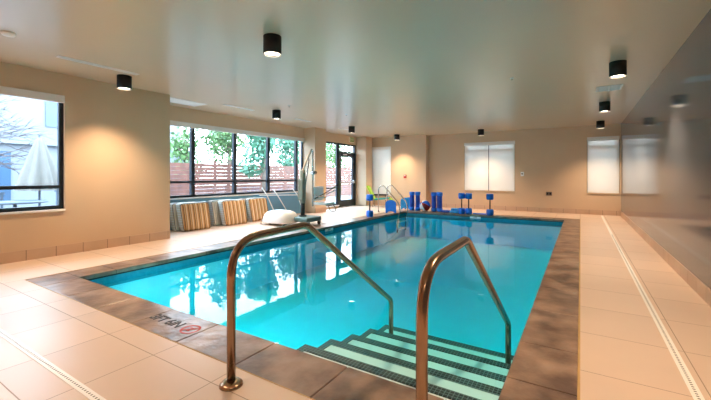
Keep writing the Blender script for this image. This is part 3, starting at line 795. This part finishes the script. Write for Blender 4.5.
# ------------------------------------------------------------------ outdoors
bm = B(); box(bm, -40, XW-.2, -20, 40, -.25, -.05)
tag(obj('patio_ground', bm, M['ground']), 'pale concrete patio outside the windows', 'ground', kind='structure')
bm = B(); box(bm, XW-.2, 14, YF+.2, 30, -.25, -.05)
tag(obj('yard_ground', bm, M['ground']), 'pale ground beyond the far wall', 'ground', kind='structure')

def fence(x, y0_, y1_, h, label):
    t = thing('slat_fence', label, 'fence', (x, y0_, -.05))
    bm = B(); z = .06
    while z < h-.1:
        box(bm, 0, .03, 0, y1_-y0_, z, z+.13); z += .137
    obj('slat_panel', bm, M['wood'], t)
    yy = 0
    while yy <= y1_-y0_+.01:
        bm = B(); box(bm, -.08, 0, yy, yy+.09, 0, h); obj('post', bm, M['wood'], t); yy += 2.4
fence(-12.0, 6.6, 26, 1.80, 'red cedar slat fence outside the long windows and glass door')

def foliage(bm, c, r, n, s):
    for _ in range(n):
        while True:
            v = Vector((random.uniform(-1,1), random.uniform(-1,1), random.uniform(-1,1)))
            if .35 < v.length < 1: break
        p = Vector(c) + Vector((v.x*r[0], v.y*r[1], v.z*r[2]))
        a_ = Vector((random.gauss(0,1), random.gauss(0,1), random.gauss(0,1))).normalized(); b_ = a_.orthogonal().normalized()
        k = s*random.uniform(.6, 1.3)
        bm.faces.new([bm.verts.new(q) for q in (p - a_*k, p + b_*k*.45, p + a_*k, p - b_*k*.45)])
def tree(x, y, h, r, m, label, n=1500, s=.11):
    t = thing('leafy_tree', label, 'tree', (x, y, -.05), group='trees beyond the fence')
    bm = B(); tube(bm, [(0,0,0), (.05,.03,h*.4), (0,.08,h*.75)], [.11, .08, .03], 8)
    for k in range(6):
        a_ = k*1.1; tube(bm, [(.03, .04, h*(.35+.05*k)), (r*.5*math.cos(a_), r*.5*math.sin(a_), h*(.55+.05*k))], [.04, .012], 6)
    obj('trunk', bm, M['bark'], t)
    bm = B()
    for k in range(9):
        a_ = random.uniform(0, 2*PI); q = random.uniform(0, r*.6)
        foliage(bm, (q*math.cos(a_), q*math.sin(a_), h*random.uniform(.32, .88)), (r*.55, r*.55, r*.5), n//9, s)
    obj('crown', bm, m, t)
tree(-14.2, 9.2, 3.6, 1.0, M['leafA'], 'light green tree behind the leftmost pane of the long windows', 900)
tree(-13.6, 10.9, 4.4, 1.3, M['leafA'], 'round green tree seen through the second pane of the long windows')
tree(-11.0, 10.55, 3.9, .95, M['leafB'], 'tall blue-green tree seen through the third pane of the long windows', 1500)
tree(-13.4, 14.4, 4.3, 1.3, M['leafB'], 'bushy tree seen through the fourth pane of the long windows')
tree(-14.5, 17.6, 4.6, 1.6, M['leafA'], 'green tree seen above the fence beside the pillar', 1500)
tree(-14.5, 21.2, 4.0, 1.8, M['leafA'], 'green tree seen above the fence through the glass door', 1500)
tree(-14.5, 25.0, 4.2, 1.8, M['leafB'], 'blue-green tree at the far end of the fence', 1300)

# patio building opposite the left window
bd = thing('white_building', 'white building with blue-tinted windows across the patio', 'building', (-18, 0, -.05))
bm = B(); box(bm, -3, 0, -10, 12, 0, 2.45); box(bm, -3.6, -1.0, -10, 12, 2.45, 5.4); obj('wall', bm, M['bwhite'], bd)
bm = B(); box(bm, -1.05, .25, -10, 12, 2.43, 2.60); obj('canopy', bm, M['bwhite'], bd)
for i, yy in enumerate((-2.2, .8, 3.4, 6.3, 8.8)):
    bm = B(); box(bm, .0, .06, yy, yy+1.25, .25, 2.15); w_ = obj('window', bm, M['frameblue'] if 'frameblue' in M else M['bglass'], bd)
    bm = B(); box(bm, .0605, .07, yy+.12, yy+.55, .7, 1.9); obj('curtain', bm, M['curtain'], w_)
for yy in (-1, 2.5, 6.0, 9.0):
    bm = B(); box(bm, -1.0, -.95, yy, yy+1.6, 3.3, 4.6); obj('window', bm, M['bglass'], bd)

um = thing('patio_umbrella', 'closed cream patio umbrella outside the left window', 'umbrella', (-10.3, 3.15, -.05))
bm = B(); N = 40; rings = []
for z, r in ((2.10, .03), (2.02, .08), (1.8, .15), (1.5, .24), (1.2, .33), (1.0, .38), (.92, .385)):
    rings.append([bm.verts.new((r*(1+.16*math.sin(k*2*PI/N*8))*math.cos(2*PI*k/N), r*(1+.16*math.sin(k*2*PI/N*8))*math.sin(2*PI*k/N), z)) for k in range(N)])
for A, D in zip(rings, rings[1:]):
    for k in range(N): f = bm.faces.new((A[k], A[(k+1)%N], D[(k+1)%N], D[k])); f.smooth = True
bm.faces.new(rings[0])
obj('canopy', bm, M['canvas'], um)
bm = B(); cyl(bm, (0,0,.05), (0,0,2.16), .022, n=12); obj('pole', bm, M['patio'], um)
bm = B(); lathe(bm, [(0,0), (.28,0), (.28,.04), (.05,.09), (0,.09)], 24); obj('base', bm, M['patio'], um)

pt = thing('patio_table', 'dark round patio table outside the left window', 'table', (-9.6, 2.55, -.05))
bm = B(); lathe(bm, [(0,.70), (.5,.70), (.5,.73), (0,.73)], 32); obj('tabletop', bm, M['patio'], pt)
bm = B(); cyl(bm, (0,0,.02), (0,0,.70), .03, n=12); lathe(bm, [(0,0), (.26,0), (.26,.02), (0,.03)], 20); obj('pedestal', bm, M['patio'], pt)
def patio_chair(x, y, rz, label, first=[None]):
    if first[0]: return dup(first[0], (x, y, -.05), label, rz)
    t = thing('patio_chair', label, 'chair', (x, y, -.05), rz, group='dark patio chairs')
    bm = B(); box(bm, -.22, .22, -.22, .22, .42, .45, bev=.008); obj('seat', bm, M['patio'], t)
    bm = B()
    for k in range(5): box(bm, -.24, -.22, -.19+k*.085, -.15+k*.085, .47, .84)
    box(bm, -.25, -.215, -.22, .22, .83, .88); obj('backrest', bm, M['patio'], t)
    for sx in (-1, 1):
        for sy in (-1, 1):
            bm = B(); cyl(bm, (sx*.21, sy*.21, 0), (sx*.20, sy*.20, .43), .014, n=8); obj('leg', bm, M['patio'], t)
    first[0] = t; return t
patio_chair(-9.6, 3.35, -PI/2, 'dark patio chair on the right side of the patio table')
patio_chair(-9.6, 1.75, PI/2, 'dark patio chair on the left side of the patio table')
patio_chair(-10.45, 2.45, 0, 'dark patio chair behind the patio table')
patio_chair(-11.3, 4.1, .4, 'dark patio chair standing beyond the closed umbrella')

bt = thing('bare_tree', 'bare branching winter tree outside the left window', 'tree', (-11.4, .2, -.05))
bm = B()
def branch(p, d, l, r, depth):
    q = p + d*l; mid = p + d*l*.5 + Vector((random.gauss(0,.03), random.gauss(0,.03), random.gauss(0,.03)))*l
    tube(bm, [p, mid, q], [r, r*.85, r*.68], 6)
    if depth == 0: return
    for _ in range(3 if depth > 2 else 2):
        nd = (d + Vector((random.gauss(0,.42), random.gauss(0,.42), random.gauss(.0,.32)))).normalized()
        branch(q, nd, l*random.uniform(.65,.85), r*.66, depth-1)
branch(Vector((0,0,0)), Vector((.02,.12,1)).normalized(), 1.25, .075, 0)
for d0 in ((.1,.9,.35), (.3,.8,.6), (-.2,.6,.9), (.2,-.5,.9), (.1,1.0,.12)):
    branch(Vector((.02,.14,1.22)), Vector(d0).normalized(), 1.05, .04, 5)
obj('branches', bm, M['barkpale'], bt)

# wall added outside the far windows to darken the lower part of their shades
bm = B(); box(bm, -8.5, 8, 17.5, 17.8, -.05, 2.42)
tag(obj('light_block_wall', bm, M['canvas']), 'pale wall added outside to darken the lower part of the shaded far windows', 'wall')

# ------------------------------------------------------------------ world, camera, settings
sc = bpy.context.scene
w = bpy.data.worlds.new('sky'); sc.world = w; w.use_nodes = True
n = w.node_tree.nodes; n.clear()
bg = n.new('ShaderNodeBackground'); wo = n.new('ShaderNodeOutputWorld')
tc = n.new('ShaderNodeTexCoord'); sp = n.new('ShaderNodeSeparateXYZ'); rp = n.new('ShaderNodeValToRGB')
w.node_tree.links.new(tc.outputs['Generated'], sp.inputs[0]); w.node_tree.links.new(sp.outputs[2], rp.inputs[0])
rp.color_ramp.elements[0].color = (.74, .87, 1, 1); rp.color_ramp.elements[1].color = (.50, .73, 1, 1)
w.node_tree.links.new(rp.outputs[0], bg.inputs[0]); bg.inputs[1].default_value = SKY
w.node_tree.links.new(bg.outputs[0], wo.inputs[0])

cam = bpy.data.cameras.new('camera'); co = bpy.data.objects.new('camera', cam); C.objects.link(co)
co.location = (0, 0, 1.2); co.rotation_euler = (PI/2, 0, .5562)
cam.sensor_width = 36; cam.lens = 361.9/711*36; cam.shift_y = -24.5/711; cam.clip_start = .05
sc.camera = co
sc.view_settings.view_transform = 'Standard'; sc.view_settings.look = 'None'; sc.view_settings.gamma = 1; sc.view_settings.exposure = 1.0
sc.view_settings.use_curve_mapping = False
cy = sc.cycles
cy.use_denoising = True; cy.max_bounces = 11; cy.diffuse_bounces = 7; cy.glossy_bounces = 4; cy.transparent_max_bounces = 20
cy.sample_clamp_indirect = 6; cy.caustics_reflective = False; cy.caustics_refractive = False; cy.blur_glossy = .5
